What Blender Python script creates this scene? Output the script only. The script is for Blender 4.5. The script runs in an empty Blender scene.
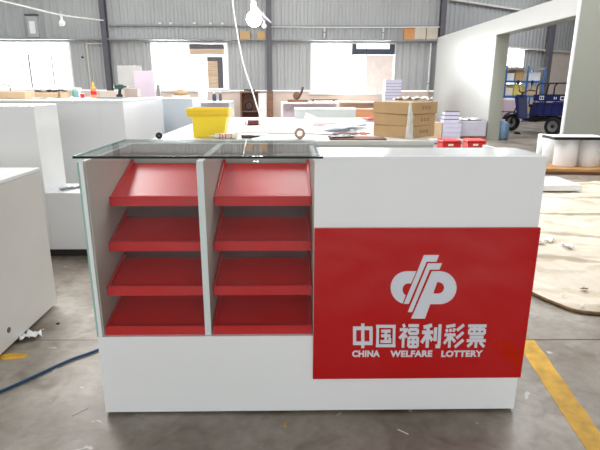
import bpy, bmesh, math, random
from mathutils import Vector, Matrix
random.seed(7)
PI = math.pi
scene = bpy.context.scene
COL = scene.collection

# ------------------------------------------------------------------ camera
CX, CD, CH, PIT, YAW, ROLL, FPX = -0.078, 1.70, 1.239, .2712, .0186, .0025, 501.7
Fv = Vector((math.sin(YAW)*math.cos(PIT), math.cos(YAW)*math.cos(PIT), -math.sin(PIT)))
Rv = Vector((math.cos(YAW), -math.sin(YAW), 0)); Uv = Rv.cross(Fv)
R2 = Rv*math.cos(ROLL)+Uv*math.sin(ROLL); U2 = -Rv*math.sin(ROLL)+Uv*math.cos(ROLL)
CAM = Vector((CX, -CD, CH))
def at(u, v, X=None, Y=None, Z=None):
    d = Fv*FPX + R2*(u-300) - U2*(v-225)
    for a, i in ((X, 0), (Y, 1), (Z, 2)):
        if a is not None:
            return CAM + d*((a-CAM[i])/d[i])
cam = bpy.data.objects.new('camera', bpy.data.cameras.new('camera'))
COL.objects.link(cam)
cam.data.sensor_width = 36; cam.data.lens = FPX*36/600; cam.data.clip_end = 200; cam.data.clip_start = .02
M = Matrix((R2, U2, -Fv)).transposed().to_4x4(); M.translation = CAM
cam.matrix_world = M
scene.camera = cam

# ------------------------------------------------------------------ materials
def lin(c):
    c = c/255
    return c/12.92 if c <= .04045 else ((c+.055)/1.055)**2.4
def rgb(r, g, b): return (lin(r), lin(g), lin(b), 1)
def mat(name, col, rough=.5, metal=0., var=.06, scale=6., bump=0., bscale=60., spec=.5, coat=0., emit=None, estr=0.):
    m = bpy.data.materials.new(name); m.use_nodes = True
    nt = m.node_tree; b = nt.nodes['Principled BSDF']
    c = rgb(*col)
    b.inputs['Roughness'].default_value = rough; b.inputs['Metallic'].default_value = metal
    b.inputs['Specular IOR Level'].default_value = spec; b.inputs['Coat Weight'].default_value = coat
    b.inputs['Coat Roughness'].default_value = .04
    tc = nt.nodes.new('ShaderNodeTexCoord')
    n = nt.nodes.new('ShaderNodeTexNoise'); n.inputs['Scale'].default_value = scale; n.inputs['Detail'].default_value = 4
    nt.links.new(tc.outputs['Object'], n.inputs['Vector'])
    r = nt.nodes.new('ShaderNodeValToRGB')
    r.color_ramp.elements[0].position = .3; r.color_ramp.elements[1].position = .7
    r.color_ramp.elements[0].color = tuple(x*(1-var) for x in c[:3])+(1,)
    r.color_ramp.elements[1].color = tuple(min(1, x*(1+var)) for x in c[:3])+(1,)
    nt.links.new(n.outputs['Fac'], r.inputs['Fac']); nt.links.new(r.outputs['Color'], b.inputs['Base Color'])
    if bump:
        n2 = nt.nodes.new('ShaderNodeTexNoise'); n2.inputs['Scale'].default_value = bscale
        nt.links.new(tc.outputs['Object'], n2.inputs['Vector'])
        bp = nt.nodes.new('ShaderNodeBump'); bp.inputs['Strength'].default_value = bump; bp.inputs['Distance'].default_value = .01
        nt.links.new(n2.outputs['Fac'], bp.inputs['Height']); nt.links.new(bp.outputs['Normal'], b.inputs['Normal'])
    if emit:
        b.inputs['Emission Color'].default_value = rgb(*emit); b.inputs['Emission Strength'].default_value = estr
    return m
def glass_mat(name, tint, ior=1.5):
    m = bpy.data.materials.new(name); m.use_nodes = True
    nt = m.node_tree; nt.nodes.clear()
    o = nt.nodes.new('ShaderNodeOutputMaterial'); mx = nt.nodes.new('ShaderNodeMixShader')
    t = nt.nodes.new('ShaderNodeBsdfTransparent'); t.inputs['Color'].default_value = tint
    g = nt.nodes.new('ShaderNodeBsdfGlossy'); g.inputs['Roughness'].default_value = .01
    f = nt.nodes.new('ShaderNodeFresnel'); f.inputs['IOR'].default_value = ior
    ge = nt.nodes.new('ShaderNodeNewGeometry'); sb_ = nt.nodes.new('ShaderNodeMath'); sb_.operation = 'SUBTRACT'; sb_.inputs[0].default_value = 1
    ml = nt.nodes.new('ShaderNodeMath'); ml.operation = 'MULTIPLY'
    nt.links.new(ge.outputs['Backfacing'], sb_.inputs[1]); nt.links.new(sb_.outputs[0], ml.inputs[0]); nt.links.new(f.outputs['Fac'], ml.inputs[1])
    nt.links.new(ml.outputs[0], mx.inputs['Fac']); nt.links.new(t.outputs[0], mx.inputs[1]); nt.links.new(g.outputs[0], mx.inputs[2])
    nt.links.new(mx.outputs[0], o.inputs['Surface'])
    return m

def concrete():
    m = bpy.data.materials.new('stained_concrete'); m.use_nodes = True
    nt = m.node_tree; b = nt.nodes['Principled BSDF']; L = nt.links.new
    tc = nt.nodes.new('ShaderNodeTexCoord')
    def noise(s, d=5, dist=0.):
        n = nt.nodes.new('ShaderNodeTexNoise'); n.inputs['Scale'].default_value = s; n.inputs['Detail'].default_value = d
        n.inputs['Distortion'].default_value = dist; L(tc.outputs['Object'], n.inputs['Vector']); return n
    def ramp(n, a, b_, c0, c1):
        r = nt.nodes.new('ShaderNodeValToRGB'); e = r.color_ramp.elements
        e[0].position = a; e[1].position = b_; e[0].color = c0; e[1].color = c1; L(n.outputs['Fac'], r.inputs['Fac']); return r
    def mix(f, c1, c2, mode='MIX'):
        x = nt.nodes.new('ShaderNodeMixRGB'); x.blend_type = mode
        if isinstance(f, float): x.inputs[0].default_value = f
        else: L(f, x.inputs[0])
        for s, i in ((c1, 1), (c2, 2)):
            if isinstance(s, tuple): x.inputs[i].default_value = s
            else: L(s, x.inputs[i])
        return x.outputs[0]
    base = ramp(noise(1.7, 7, .4), .35, .68, rgb(122, 110, 96), rgb(178, 170, 160)).outputs[0]
    fine = ramp(noise(22, 8), .3, .7, (.72, .71, .7, 1), (1, 1, 1, 1)).outputs[0]
    c = mix(.8, base, fine, 'MULTIPLY')
    st = ramp(noise(5.5, 6, 1.2), .52, .70, (0, 0, 0, 1), (1, 1, 1, 1)).outputs[0]
    f2 = nt.nodes.new('ShaderNodeMath'); f2.operation = 'MULTIPLY'; f2.inputs[1].default_value = .5; L(st, f2.inputs[0])
    c = mix(f2.outputs[0], c, rgb(96, 80, 64))
    wh = ramp(noise(14, 3, .6), .70, .74, (0, 0, 0, 1), (1, 1, 1, 1)).outputs[0]
    f3 = nt.nodes.new('ShaderNodeMath'); f3.operation = 'MULTIPLY'; f3.inputs[1].default_value = .55; L(wh, f3.inputs[0])
    c = mix(f3.outputs[0], c, rgb(215, 212, 205))
    L(c, b.inputs['Base Color'])
    rr = ramp(noise(3.1, 4), .3, .7, (.30, .30, .30, 1), (.55, .55, .55, 1)).outputs[0]
    L(rr, b.inputs['Roughness'])
    bp = nt.nodes.new('ShaderNodeBump'); bp.inputs['Strength'].default_value = .15; bp.inputs['Distance'].default_value = .01
    L(noise(30, 6).outputs['Fac'], bp.inputs['Height']); L(bp.outputs['Normal'], b.inputs['Normal'])
    return m
def sheet_mat():
    m = mat('crumpled_sheet', (224, 211, 192), .45, var=.10, scale=3, bump=.9, bscale=14)
    nt = m.node_tree; b = nt.nodes['Principled BSDF']; tc = nt.nodes.new('ShaderNodeTexCoord')
    def layer(src, scale, dist, lo, hi, col, k, rot=PI/2, sy=1.):
        mp = nt.nodes.new('ShaderNodeMapping'); mp.inputs['Rotation'].default_value = (0, 0, rot+.12); mp.inputs['Scale'].default_value = (1, sy, 1)
        w = nt.nodes.new('ShaderNodeTexWave'); w.inputs['Scale'].default_value = scale; w.inputs['Distortion'].default_value = dist; w.inputs['Detail'].default_value = 3; w.inputs['Detail Scale'].default_value = 1.2
        rp = nt.nodes.new('ShaderNodeValToRGB'); rp.color_ramp.elements[0].position = lo; rp.color_ramp.elements[1].position = hi
        n = nt.nodes.new('ShaderNodeTexNoise'); n.inputs['Scale'].default_value = 1.9
        ml = nt.nodes.new('ShaderNodeMath'); ml.operation = 'MULTIPLY'; m2 = nt.nodes.new('ShaderNodeMath'); m2.operation = 'MULTIPLY'; m2.inputs[1].default_value = k
        mx = nt.nodes.new('ShaderNodeMixRGB'); mx.inputs[2].default_value = rgb(*col)
        nt.links.new(tc.outputs['Object'], mp.inputs[0]); nt.links.new(mp.outputs[0], w.inputs['Vector']); nt.links.new(w.outputs['Fac'], rp.inputs[0])
        nt.links.new(mp.outputs[0], n.inputs['Vector']); nt.links.new(rp.outputs[0], ml.inputs[0]); nt.links.new(n.outputs['Fac'], ml.inputs[1]); nt.links.new(ml.outputs[0], m2.inputs[0])
        nt.links.new(m2.outputs[0], mx.inputs[0]); nt.links.new(src, mx.inputs[1]); return mx.outputs[0]
    src = b.inputs['Base Color'].links[0].from_socket
    c = layer(src, .42, 5., .93, .99, (140, 122, 96), 1.3)  # shading of the folds painted in as darker brown crease lines
    c = layer(c, .9, 9., .80, 1., (188, 170, 138), .9, PI/2+.2)
    nt.links.new(c, b.inputs['Base Color'])
    return m
def wood(name, c0, c1, scale=4.):
    m = bpy.data.materials.new(name); m.use_nodes = True
    nt = m.node_tree; b = nt.nodes['Principled BSDF']
    tc = nt.nodes.new('ShaderNodeTexCoord'); mp = nt.nodes.new('ShaderNodeMapping'); mp.inputs['Scale'].default_value = (1, 12, 12)
    n = nt.nodes.new('ShaderNodeTexNoise'); n.inputs['Scale'].default_value = scale; n.inputs['Detail'].default_value = 6
    r = nt.nodes.new('ShaderNodeValToRGB'); r.color_ramp.elements[0].color = rgb(*c0); r.color_ramp.elements[1].color = rgb(*c1)
    r.color_ramp.elements[0].position = .3; r.color_ramp.elements[1].position = .7
    nt.links.new(tc.outputs['Object'], mp.inputs[0]); nt.links.new(mp.outputs[0], n.inputs['Vector'])
    nt.links.new(n.outputs['Fac'], r.inputs['Fac']); nt.links.new(r.outputs[0], b.inputs['Base Color']); b.inputs['Roughness'].default_value = .6
    return m

W = mat('white_lacquer', (238, 240, 240), .16, var=.01, scale=2)
W2 = mat('white_laminate', (236, 238, 240), .35, var=.015, scale=2)
WIN = mat('inner_laminate', (196, 190, 183), .5, var=.02)  # white inner boards, darkened in colour for the shade inside the case
RED = mat('red_acrylic', (184, 5, 9), .06, var=.02, spec=.5)
REDT = mat('red_lacquered_tray', (210, 16, 28), .34, var=.04)
LOGO = mat('silver_white_vinyl', (214, 218, 226), .4, var=.01)
GL = glass_mat('clear_glass', (.95, .97, .96, 1))
GLT = glass_mat('top_glass', (.92, .96, .955, 1), 1.75)
GE = mat('green_glass_edge', (14, 42, 38), .15)
GE2 = mat('pale_green_glass_edge', (150, 196, 180), .2)
DARK = mat('dark_gap', (40, 38, 36), .7)
BLK = mat('black_plastic', (24, 24, 26), .45)
CHR = mat('chrome', (190, 190, 192), .2, 1.)
CONC = concrete()
SID = mat('grey_corrugated_steel', (178, 180, 181), .42, var=.06, scale=.7, spec=.4)
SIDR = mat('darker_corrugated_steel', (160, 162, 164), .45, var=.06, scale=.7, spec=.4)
STEEL = mat('dark_painted_steel', (92, 90, 98), .5, var=.1)
GIRT = mat('galvanised_girt', (150, 151, 154), .45, var=.08)
SHEETC = 0
PLAST = mat('cream_plaster', (226, 208, 196), .85, var=.07, scale=2)
CEIL = mat('roof_sheet', (190, 192, 194), .7)
WFR = mat('white_window_frame', (238, 238, 236), .4)
CARD = mat('brown_cardboard', (196, 162, 118), .8, var=.06, scale=9)
CARD2 = mat('pale_cardboard', (216, 186, 152), .8, var=.05, scale=9)
PAP = mat('white_paper', (240, 240, 240), .7, var=.02)
YEL = mat('yellow_plastic', (255, 224, 16), .4, var=.02)
YPAINT = mat('worn_yellow_paint', (206, 158, 40), .6, var=.25, scale=14)
BLUEC = mat('blue_rubber', (20, 62, 98), .4)
TRI = mat('navy_vehicle_paint', (26, 34, 102), .25, var=.06, coat=.4)
TYRE = mat('tyre_rubber', (26, 26, 28), .8)
RIM = mat('grey_wheel_rim', (150, 150, 152), .4, .6)
RACKB = mat('blue_rack_paint', (46, 104, 170), .45)
LAV = mat('lavender_laminate', (206, 202, 222), .5, var=.03)
PINK = mat('pale_pink_board', (226, 210, 224), .6, var=.03)
GRN = mat('grey_green_laminate', (166, 168, 158), .5, var=.03, scale=1)  # booth's camera-facing sides, with their shade put into the colour
WPART = mat('white_partition_panel', (188, 187, 184), .35, var=.02, scale=1)
BRN = wood('brown_wood', (104, 70, 52), (150, 108, 82))
PLY = wood('tan_plank', (168, 118, 66), (206, 158, 100))
TANB = wood('tan_board', (196, 166, 138), (222, 196, 168), 2)
PLAS = mat('translucent_film', (226, 222, 212), .25, var=.05, bump=.5, bscale=25)
JAR = mat('blue_grey_plastic', (120, 152, 184), .35)
REDP = mat('red_plastic', (204, 34, 34), .35, var=.04)
CREAM = mat('cream_label', (246, 236, 220), .5)
DGREEN = mat('dark_green_plastic', (34, 74, 62), .4)
MAR = mat('maroon_label', (104, 40, 48), .4)
TEAL = mat('teal_plastic', (120, 176, 172), .4)
SHEET = sheet_mat()
MARO = mat('dark_maroon_lacquer', (66, 20, 24), .5)  # dark tone for the shade under the trays
TAPE = mat('clear_tape', (176, 150, 140), .25, var=.1)
BULB = mat('lit_bulb', (255, 255, 255), .3, emit=(255, 252, 246), estr=60)
BULBOFF = mat('frosted_bulb', (246, 246, 244), .25)
ROPE = mat('white_cord', (236, 236, 234), .6)

# ------------------------------------------------------------------ mesh helpers
def nb(): return bmesh.new()
def bx(bm, x0, x1, y0, y1, z0, z1, bev=0., seg=1):
    vs = [bm.verts.new((x, y, z)) for x in (x0, x1) for y in (y0, y1) for z in (z0, z1)]
    fs = [(0, 1, 3, 2), (4, 6, 7, 5), (0, 4, 5, 1), (2, 3, 7, 6), (0, 2, 6, 4), (1, 5, 7, 3)]
    f = [bm.faces.new([vs[i] for i in q]) for q in fs]
    if bev:
        es = list({e for q in f for e in q.edges})
        bmesh.ops.bevel(bm, geom=es, offset=bev, segments=seg, affect='EDGES', profile=.5)
    return bm
def box(x0, x1, y0, y1, z0, z1, bev=0., seg=1):
    return bx(nb(), x0, x1, y0, y1, z0, z1, bev, seg)
def cyl(bm, a, b, r0, r1=None, n=20, cap=True):
    a = Vector(a); b = Vector(b); r1 = r0 if r1 is None else r1
    d = (b-a).normalized(); u = d.orthogonal().normalized(); w = d.cross(u)
    A = [bm.verts.new(a+(u*math.cos(2*PI*i/n)+w*math.sin(2*PI*i/n))*r0) for i in range(n)]
    B = [bm.verts.new(b+(u*math.cos(2*PI*i/n)+w*math.sin(2*PI*i/n))*r1) for i in range(n)]
    for i in range(n):
        f = bm.faces.new((A[i], A[(i+1) % n], B[(i+1) % n], B[i])); f.smooth = True
    if cap:
        bm.faces.new(A[::-1]); bm.faces.new(B)
    return bm
def lathe(bm, prof, c=(0, 0, 0), axis='Z', n=28):
    rings = []
    for r, h in prof:
        ring = []
        for i in range(n):
            t = 2*PI*i/n; p = (r*math.cos(t), r*math.sin(t), h)
            if axis == 'Y': p = (p[0], p[2], p[1])
            if axis == 'X': p = (p[2], p[0], p[1])
            ring.append(bm.verts.new((p[0]+c[0], p[1]+c[1], p[2]+c[2])))
        rings.append(ring)
    for a, b in zip(rings, rings[1:]):
        for i in range(n):
            f = bm.faces.new((a[i], a[(i+1) % n], b[(i+1) % n], b[i])); f.smooth = True
    for q in (() if prof[0] == prof[-1] else (rings[0], rings[-1])):
        try: bm.faces.new(q)
        except Exception: pass
    return bm
def tube(bm, pts, r, n=8):
    pts = [Vector(p) for p in pts]; rings = []; up = None
    for i, p in enumerate(pts):
        d = (pts[min(i+1, len(pts)-1)]-pts[max(i-1, 0)]).normalized()
        u = d.orthogonal().normalized() if up is None else (up-d*up.dot(d)).normalized()
        up = u; w = d.cross(u)
        rings.append([bm.verts.new(p+(u*math.cos(2*PI*k/n)+w*math.sin(2*PI*k/n))*r) for k in range(n)])
    for a, b in zip(rings, rings[1:]):
        for k in range(n):
            f = bm.faces.new((a[k], a[(k+1) % n], b[(k+1) % n], b[k])); f.smooth = True
    bm.faces.new(rings[0]); bm.faces.new(rings[-1]); return bm
def smoothpath(pts, k=8):
    P = [Vector(p) for p in pts]; P = [P[0]*2-P[1]]+P+[P[-1]*2-P[-2]]; out = []
    for i in range(1, len(P)-2):
        for j in range(k):
            t = j/k; a, b, c, d = P[i-1:i+3]
            out.append(.5*((2*b)+(c-a)*t+(2*a-5*b+4*c-d)*t*t+(3*b-a-3*c+d)*t**3))
    out.append(P[-2]); return out
def prism(bm, poly, y0, y1, plane='XZ'):
    """extrude a 2D outline (x,z) from y0 to y1"""
    def P(p, d):
        return (p[0], d, p[1]) if plane == 'XZ' else ((p[0], p[1], d) if plane == 'XY' else (d, p[0], p[1]))
    a = [bm.verts.new(P(p, y0)) for p in poly]; b = [bm.verts.new(P(p, y1)) for p in poly]; n = len(poly)
    bm.faces.new(a); bm.faces.new(b[::-1])
    for i in range(n): bm.faces.new((a[i], b[i], b[(i+1) % n], a[(i+1) % n]))
    return bm
def ringprism(bm, outer, inner, y0, y1):
    n = len(outer)
    V = lambda L, y: [bm.verts.new((p[0], y, p[1])) for p in L]
    a, b, c, d = V(outer, y0), V(outer, y1), V(inner, y0), V(inner, y1)
    for i in range(n):
        j = (i+1) % n
        bm.faces.new((a[i], a[j], c[j], c[i])); bm.faces.new((b[i], d[i], d[j], b[j]))
        bm.faces.new((a[i], b[i], b[j], a[j])); bm.faces.new((c[i], c[j], d[j], d[i]))
    return bm
def sheetmesh(w, d, nx, ny, amp, th=.0015, seed=0, curl=0.):
    """a thin crumpled or curling sheet with real thickness"""
    rnd = random.Random(seed); bm = nb()
    H = [[rnd.random()*amp for _ in range(ny+1)] for _ in range(nx+1)]
    def P(i, j, t):
        x = (i/nx-.5)*w; y = (j/ny-.5)*d
        return (x, y, H[i][j]+t+curl*max(0, abs(i/nx-.5)*2-.6)**2)
    T = [[bm.verts.new(P(i, j, th)) for j in range(ny+1)] for i in range(nx+1)]
    B = [[bm.verts.new(P(i, j, 0)) for j in range(ny+1)] for i in range(nx+1)]
    for i in range(nx):
        for j in range(ny):
            bm.faces.new((T[i][j], T[i+1][j], T[i+1][j+1], T[i][j+1])).smooth = amp > .004
            bm.faces.new((B[i][j], B[i][j+1], B[i+1][j+1], B[i+1][j]))
    for i in range(nx):
        bm.faces.new((B[i][0], B[i+1][0], T[i+1][0], T[i][0])); bm.faces.new((T[i][ny], T[i+1][ny], B[i+1][ny], B[i][ny]))
    for j in range(ny):
        bm.faces.new((T[0][j], T[0][j+1], B[0][j+1], B[0][j])); bm.faces.new((B[nx][j], B[nx][j+1], T[nx][j+1], T[nx][j]))
    return bm

# ------------------------------------------------------------------ object helpers
def obj(name, bm, m, parent=None, label=None, loc=None, rz=0.):
    bmesh.ops.recalc_face_normals(bm, faces=bm.faces)
    me = bpy.data.meshes.new(name); bm.to_mesh(me); bm.free()
    for x in (m if isinstance(m, (list, tuple)) else [m]): me.materials.append(x)
    o = bpy.data.objects.new(name, me); COL.objects.link(o)
    if parent: o.parent = parent
    if label: o['label'] = label
    if loc is not None: o.location = loc
    if rz: o.rotation_euler.z = rz
    return o
def tag(o, label, cat, group=None, kind=None):
    o['label'] = label; o['category'] = cat
    if group: o['group'] = group
    if kind: o['kind'] = kind
    return o
def thing(name, label, cat, loc=(0, 0, 0), rz=0., group=None):
    o = bpy.data.objects.new(name, None); COL.objects.link(o); o.empty_display_size = .1
    o.location = loc; o.rotation_euler.z = rz
    return tag(o, label, cat, group)
def struct(name, bm, m, parent=None):
    o = obj(name, bm, m, parent)
    if not parent: o['kind'] = 'structure'
    return o
def dup(root, loc, rz=None, label=None, group=None):
    r = root.copy(); COL.objects.link(r); r.location = loc
    if rz is not None: r.rotation_euler.z = rz
    if label: r['label'] = label
    if group: r['group'] = group
    for ch in list(root.children):
        c = ch.copy(); COL.objects.link(c); c.parent = r
        for g in list(ch.children):
            d = g.copy(); COL.objects.link(d); d.parent = c
    return r
def textmesh(body, size, depth=.0005, bold=0.):
    cu = bpy.data.curves.new('t', 'FONT'); cu.body = body; cu.size = size; cu.extrude = depth; cu.offset = bold
    cu.space_character = 1.06; cu.resolution_u = 3
    t = bpy.data.objects.new('t', cu); COL.objects.link(t)
    bpy.context.view_layer.update()
    me = bpy.data.meshes.new_from_object(t.evaluated_get(bpy.context.evaluated_depsgraph_get()))
    bm = nb(); bm.from_mesh(me); bpy.data.objects.remove(t); bpy.data.meshes.remove(me)
    return bm
def fit_text(body, x0, x1, z0, z1, y, bold=.0):
    """text laid on a vertical plane facing -Y, fitted to a rectangle"""
    bm = textmesh(body, .1, .0006, bold)
    xs = [v.co.x for v in bm.verts]; ys = [v.co.y for v in bm.verts]
    a, b, c, d = min(xs), max(xs), min(ys), max(ys)
    for v in bm.verts:
        v.co = Vector((x0+(v.co.x-a)/(b-a)*(x1-x0), y-v.co.z, z0+(v.co.y-c)/(d-c)*(z1-z0)))
    return bm

# ================================================================== SETTING
YB = 16.0
floor = struct('floor', box(-11, 14, -8, 22.6, -.12, 0), CONC)
# corrugated siding
def siding(x0, x1, z0, z1, y, pitch=.25, dep=.03, T=None):
    bm = nb(); prof = []; x = x0
    while x < x1-1e-6:
        for dx, dy in ((0, 0), (pitch*.42, 0), (pitch*.54, -dep), (pitch*.86, -dep), (pitch*.98, 0)):
            if x+dx < x1: prof.append((x+dx, y+dy))
        x += pitch
    prof.append((x1, y))
    f = [bm.verts.new((px, py, z0)) for px, py in prof]; t = [bm.verts.new((px, py, z1)) for px, py in prof]
    fb = [bm.verts.new((px, py+.02, z0)) for px, py in prof]; tb = [bm.verts.new((px, py+.02, z1)) for px, py in prof]
    for i in range(len(prof)-1):
        bm.faces.new((f[i], f[i+1], t[i+1], t[i])); bm.faces.new((fb[i], tb[i], tb[i+1], fb[i+1]))
        bm.faces.new((f[i], fb[i], fb[i+1], f[i+1])); bm.faces.new((t[i], t[i+1], tb[i+1], tb[i]))
    bm.faces.new((f[0], t[0], tb[0], fb[0])); bm.faces.new((f[-1], fb[-1], tb[-1], t[-1]))
    if T is not None: bmesh.ops.transform(bm, matrix=T, verts=bm.verts)
    return bm
def join(*bms):
    out = nb()
    for b in bms:
        me = bpy.data.meshes.new('tmp'); b.to_mesh(me); out.from_mesh(me); b.free(); bpy.data.meshes.remove(me)
    return out
ZW0, ZW1, ZT = 1.08, 2.62, 6.0
wins = [(-10.8, -7.36, 1.08), (-4.74, -2.15, 1.08), (.58, 3.45, 1.0)]
back = struct('wall_back', join(
    siding(-11, 5.1, ZW1, ZT, YB),
    siding(-7.36, -4.74, ZW0, ZW1, YB), siding(-2.15, .58, ZW0, ZW1, YB), siding(3.45, 5.1, ZW0, ZW1, YB),
    siding(-11, -10.8, ZW0, ZW1, YB)), SID)
struct('wall_back_low', join(box(-11, .58, YB-.06, YB+.16, 0, 1.06), box(.58, 3.45, YB-.06, YB+.16, 0, .98), box(3.45, 5.1, YB-.06, YB+.16, 0, 1.06)), PLAST)
# the side bay beyond the third column turns away to the right
A = math.atan2(.570, .8215)
TR = Matrix.Translation((5.1, 16.05, 0)) @ Matrix.Rotation(A, 4, 'Z')
LR = 10.2
struct('wall_right_bay', join(siding(0, LR, 2.62, ZT, 0, T=TR), siding(0, 3.15, 1.08, 2.62, 0, T=TR), siding(4.8, 6.2, 1.08, 2.62, 0, T=TR)), SIDR)
bm = join(box(0, LR, -.06, .16, 0, 1.06), box(6.2, LR, -.05, .1, 1.06, 2.6)); bmesh.ops.transform(bm, matrix=TR, verts=bm.verts)
struct('wall_right_bay_low', bm, mat('beige_plaster', (206, 192, 184), .85))
bm = join(box(0, LR, -.14, -.045, 2.60, 2.66), box(0, LR, -.14, -.045, 3.93, 3.99)); bmesh.ops.transform(bm, matrix=TR, verts=bm.verts)
struct('trim_3', bm, mat('pale_girt', (206, 200, 196), .5))
bm = box(6.05, 6.3, -.32, -.15, 0, ZT); bmesh.ops.transform(bm, matrix=TR, verts=bm.verts)
struct('trim_4', bm, STEEL)
struct('wall_left', box(-11.15, -11, -8, 16.2, 0, ZT), SID)
struct('wall_right', box(14, 14.15, -8, 22.6, 0, ZT), SID)
struct('ceiling', box(-11.15, 14.15, -8.15, 22.6, ZT+.02, ZT+.15), CEIL)
struct('wall_front', join(box(-11, -5, -8.15, -8, 0, ZT), box(5, 14, -8.15, -8, 0, ZT), box(-5, 5, -8.15, -8, 3.8, ZT), box(-5, 5, -8.15, -8, 0, 1.0)), SID)  # unseen front wall, opening left for the added fill light
# girts and columns
struct('trim_1', join(box(-6.0, 5.0, YB-.12, YB-.035, 3.10, 3.15), box(-11, 5.0, YB-.27, YB-.035, 2.66, 2.70)), GIRT)
def hcol(x, name):
    b = join(box(x-.085, x+.085, YB-.34, YB-.325, 0, ZT), box(x-.085, x+.085, YB-.15, YB-.135, 0, ZT), box(x-.008, x+.008, YB-.325, YB-.15, 0, ZT))
    return struct(name, b, STEEL)
hcol(-6.1, 'trim_2'); hcol(-.78, 'trim_5'); hcol(4.88, 'trim_6')
# sills
struct('trim_7', join(*[box(a-.05, b+.05, YB-.12, YB+.02, z-.06, z-.02) for a, b, z in wins]+[box(-2.1, .53, YB-.1, YB-.0, 1.03, 1.07)]), WFR)

# windows
def window(n, x0, x1, z0, z1, mull, extras=()):
    r = struct('window_%d' % n, nb(), WFR) if False else None
    fr = nb(); w = .05
    bx(fr, x0, x1, YB-.03, YB+.05, z0-.02, z0+w); bx(fr, x0, x1, YB-.03, YB+.05, z1-w, z1)
    bx(fr, x0, x0+w, YB-.03, YB+.05, z0+w, z1-w); bx(fr, x1-w, x1, YB-.03, YB+.05, z0+w, z1-w)
    for m_ in mull: bx(fr, m_-.025, m_+.025, YB-.02, YB+.04, z0+w, z1-w)
    root = struct('window_%d' % n, fr, WFR)
    g = obj('pane', box(x0+w, x1-w, YB+.052, YB+.058, z0+w, z1-w), GL, root)
    return root
w1 = window(1, -10.8, -7.36, 1.08, ZW1, (-9.0,))
obj('sash', join(box(-8.78, -8.72, YB-.05, YB-.02, 1.14, 2.2), box(-8.72, -8.0, YB-.045, YB-.03, 2.17, 2.2), box(-8.02, -7.98, YB-.045, YB-.03, 1.14, 2.17)), GIRT, w1, 'grey sliding sash')
w2 = window(2, -4.74, -2.15, 1.08, ZW1, (-3.45,))
obj('shutter', box(-3.42, -2.28, YB-.05, YB-.021, 2.22, 2.40), TANB, w2, 'tan strip of the shutter')
obj('shutter_box', box(-3.42, -2.28, YB-.06, YB-.021, 2.402, 2.56), STEEL, w2, 'dark grey shutter box')
obj('panel', box(-2.86, -2.52, YB-.05, YB-.021, 1.14, 2.02), TANB, w2, 'tan panel in the open sash')
obj('sash', join(box(-2.52, -2.34, YB-.06, YB-.021, 1.14, 2.15), box(-2.86, -2.52, YB-.06, YB-.021, 2.02, 2.15)), STEEL, w2, 'dark grey sash frame')
w3 = window(3, .58, 3.45, 1.0, ZW1, (1.98, 2.45))
obj('transom', join(box(1.98, 3.40, YB-.06, YB-.021, 2.24, 2.42), box(1.98, 2.12, YB-.06, YB-.021, 2.42, 2.57), box(3.22, 3.40, YB-.06, YB-.021, 2.42, 2.57)), mat('blue_black_frame', (62, 68, 84), .5), w3, 'dark transom frame')
obj('blanked_pane', box(2.47, 3.38, YB-.045, YB-.021, 1.05, 2.22), mat('cream_board', (232, 220, 214), .8), w3, 'cream boarded pane')
bm = join(box(3.15, 4.8, -.02, .04, 1.1, 1.15), box(3.15, 4.8, -.02, .04, 2.55, 2.6), box(3.15, 3.2, -.02, .04, 1.15, 2.55), box(4.75, 4.8, -.02, .04, 1.15, 2.55), box(3.95, 4, -.02, .04, 1.15, 2.55))
bmesh.ops.transform(bm, matrix=TR, verts=bm.verts); w4 = struct('window_4', bm, WFR)
bm = box(3.2, 4.75, .042, .048, 1.15, 2.55); bmesh.ops.transform(bm, matrix=TR, verts=bm.verts); obj('pane', bm, GL, w4)

# floor paint and joint
def strip(pts, w, z0, z1, m, name):
    bm = nb(); L = []; Rr = []
    P = [Vector((p[0], p[1], 0)) for p in pts]
    for i, p in enumerate(P):
        d = (P[min(i+1, len(P)-1)]-P[max(i-1, 0)]).normalized(); n = Vector((-d.y, d.x, 0))
        ww = w*(1+random.uniform(-.06, .06))
        L.append(p+n*ww/2); Rr.append(p-n*ww/2)
    poly = [(q.x, q.y) for q in L]+[(q.x, q.y) for q in reversed(Rr)]
    prism(bm, poly, z0, z1, 'XY'); return struct(name, bm, m)
a = at(525, 340, Z=0); b = at(603, 455, Z=0)
pp = [(a.x+(b.x-a.x)*i/10+random.uniform(-.003, .003), a.y+(b.y-a.y)*i/10) for i in range(0, 15)]
strip(pp, .095, .0002, .0015, YPAINT, 'trim_8')
a = at(512, 340, Z=0)
strip([(a.x-2, a.y), (a.x+.2, a.y), (a.x+3, a.y)], .006, .0001, .0008, DARK, 'trim_9')
a = at(118, 340, Z=0)
strip([(a.x-3, a.y+.03), (a.x, a.y)], .004, .0001, .0008, mat('floor_joint', (120, 110, 98), .8), 'trim_10')

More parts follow.
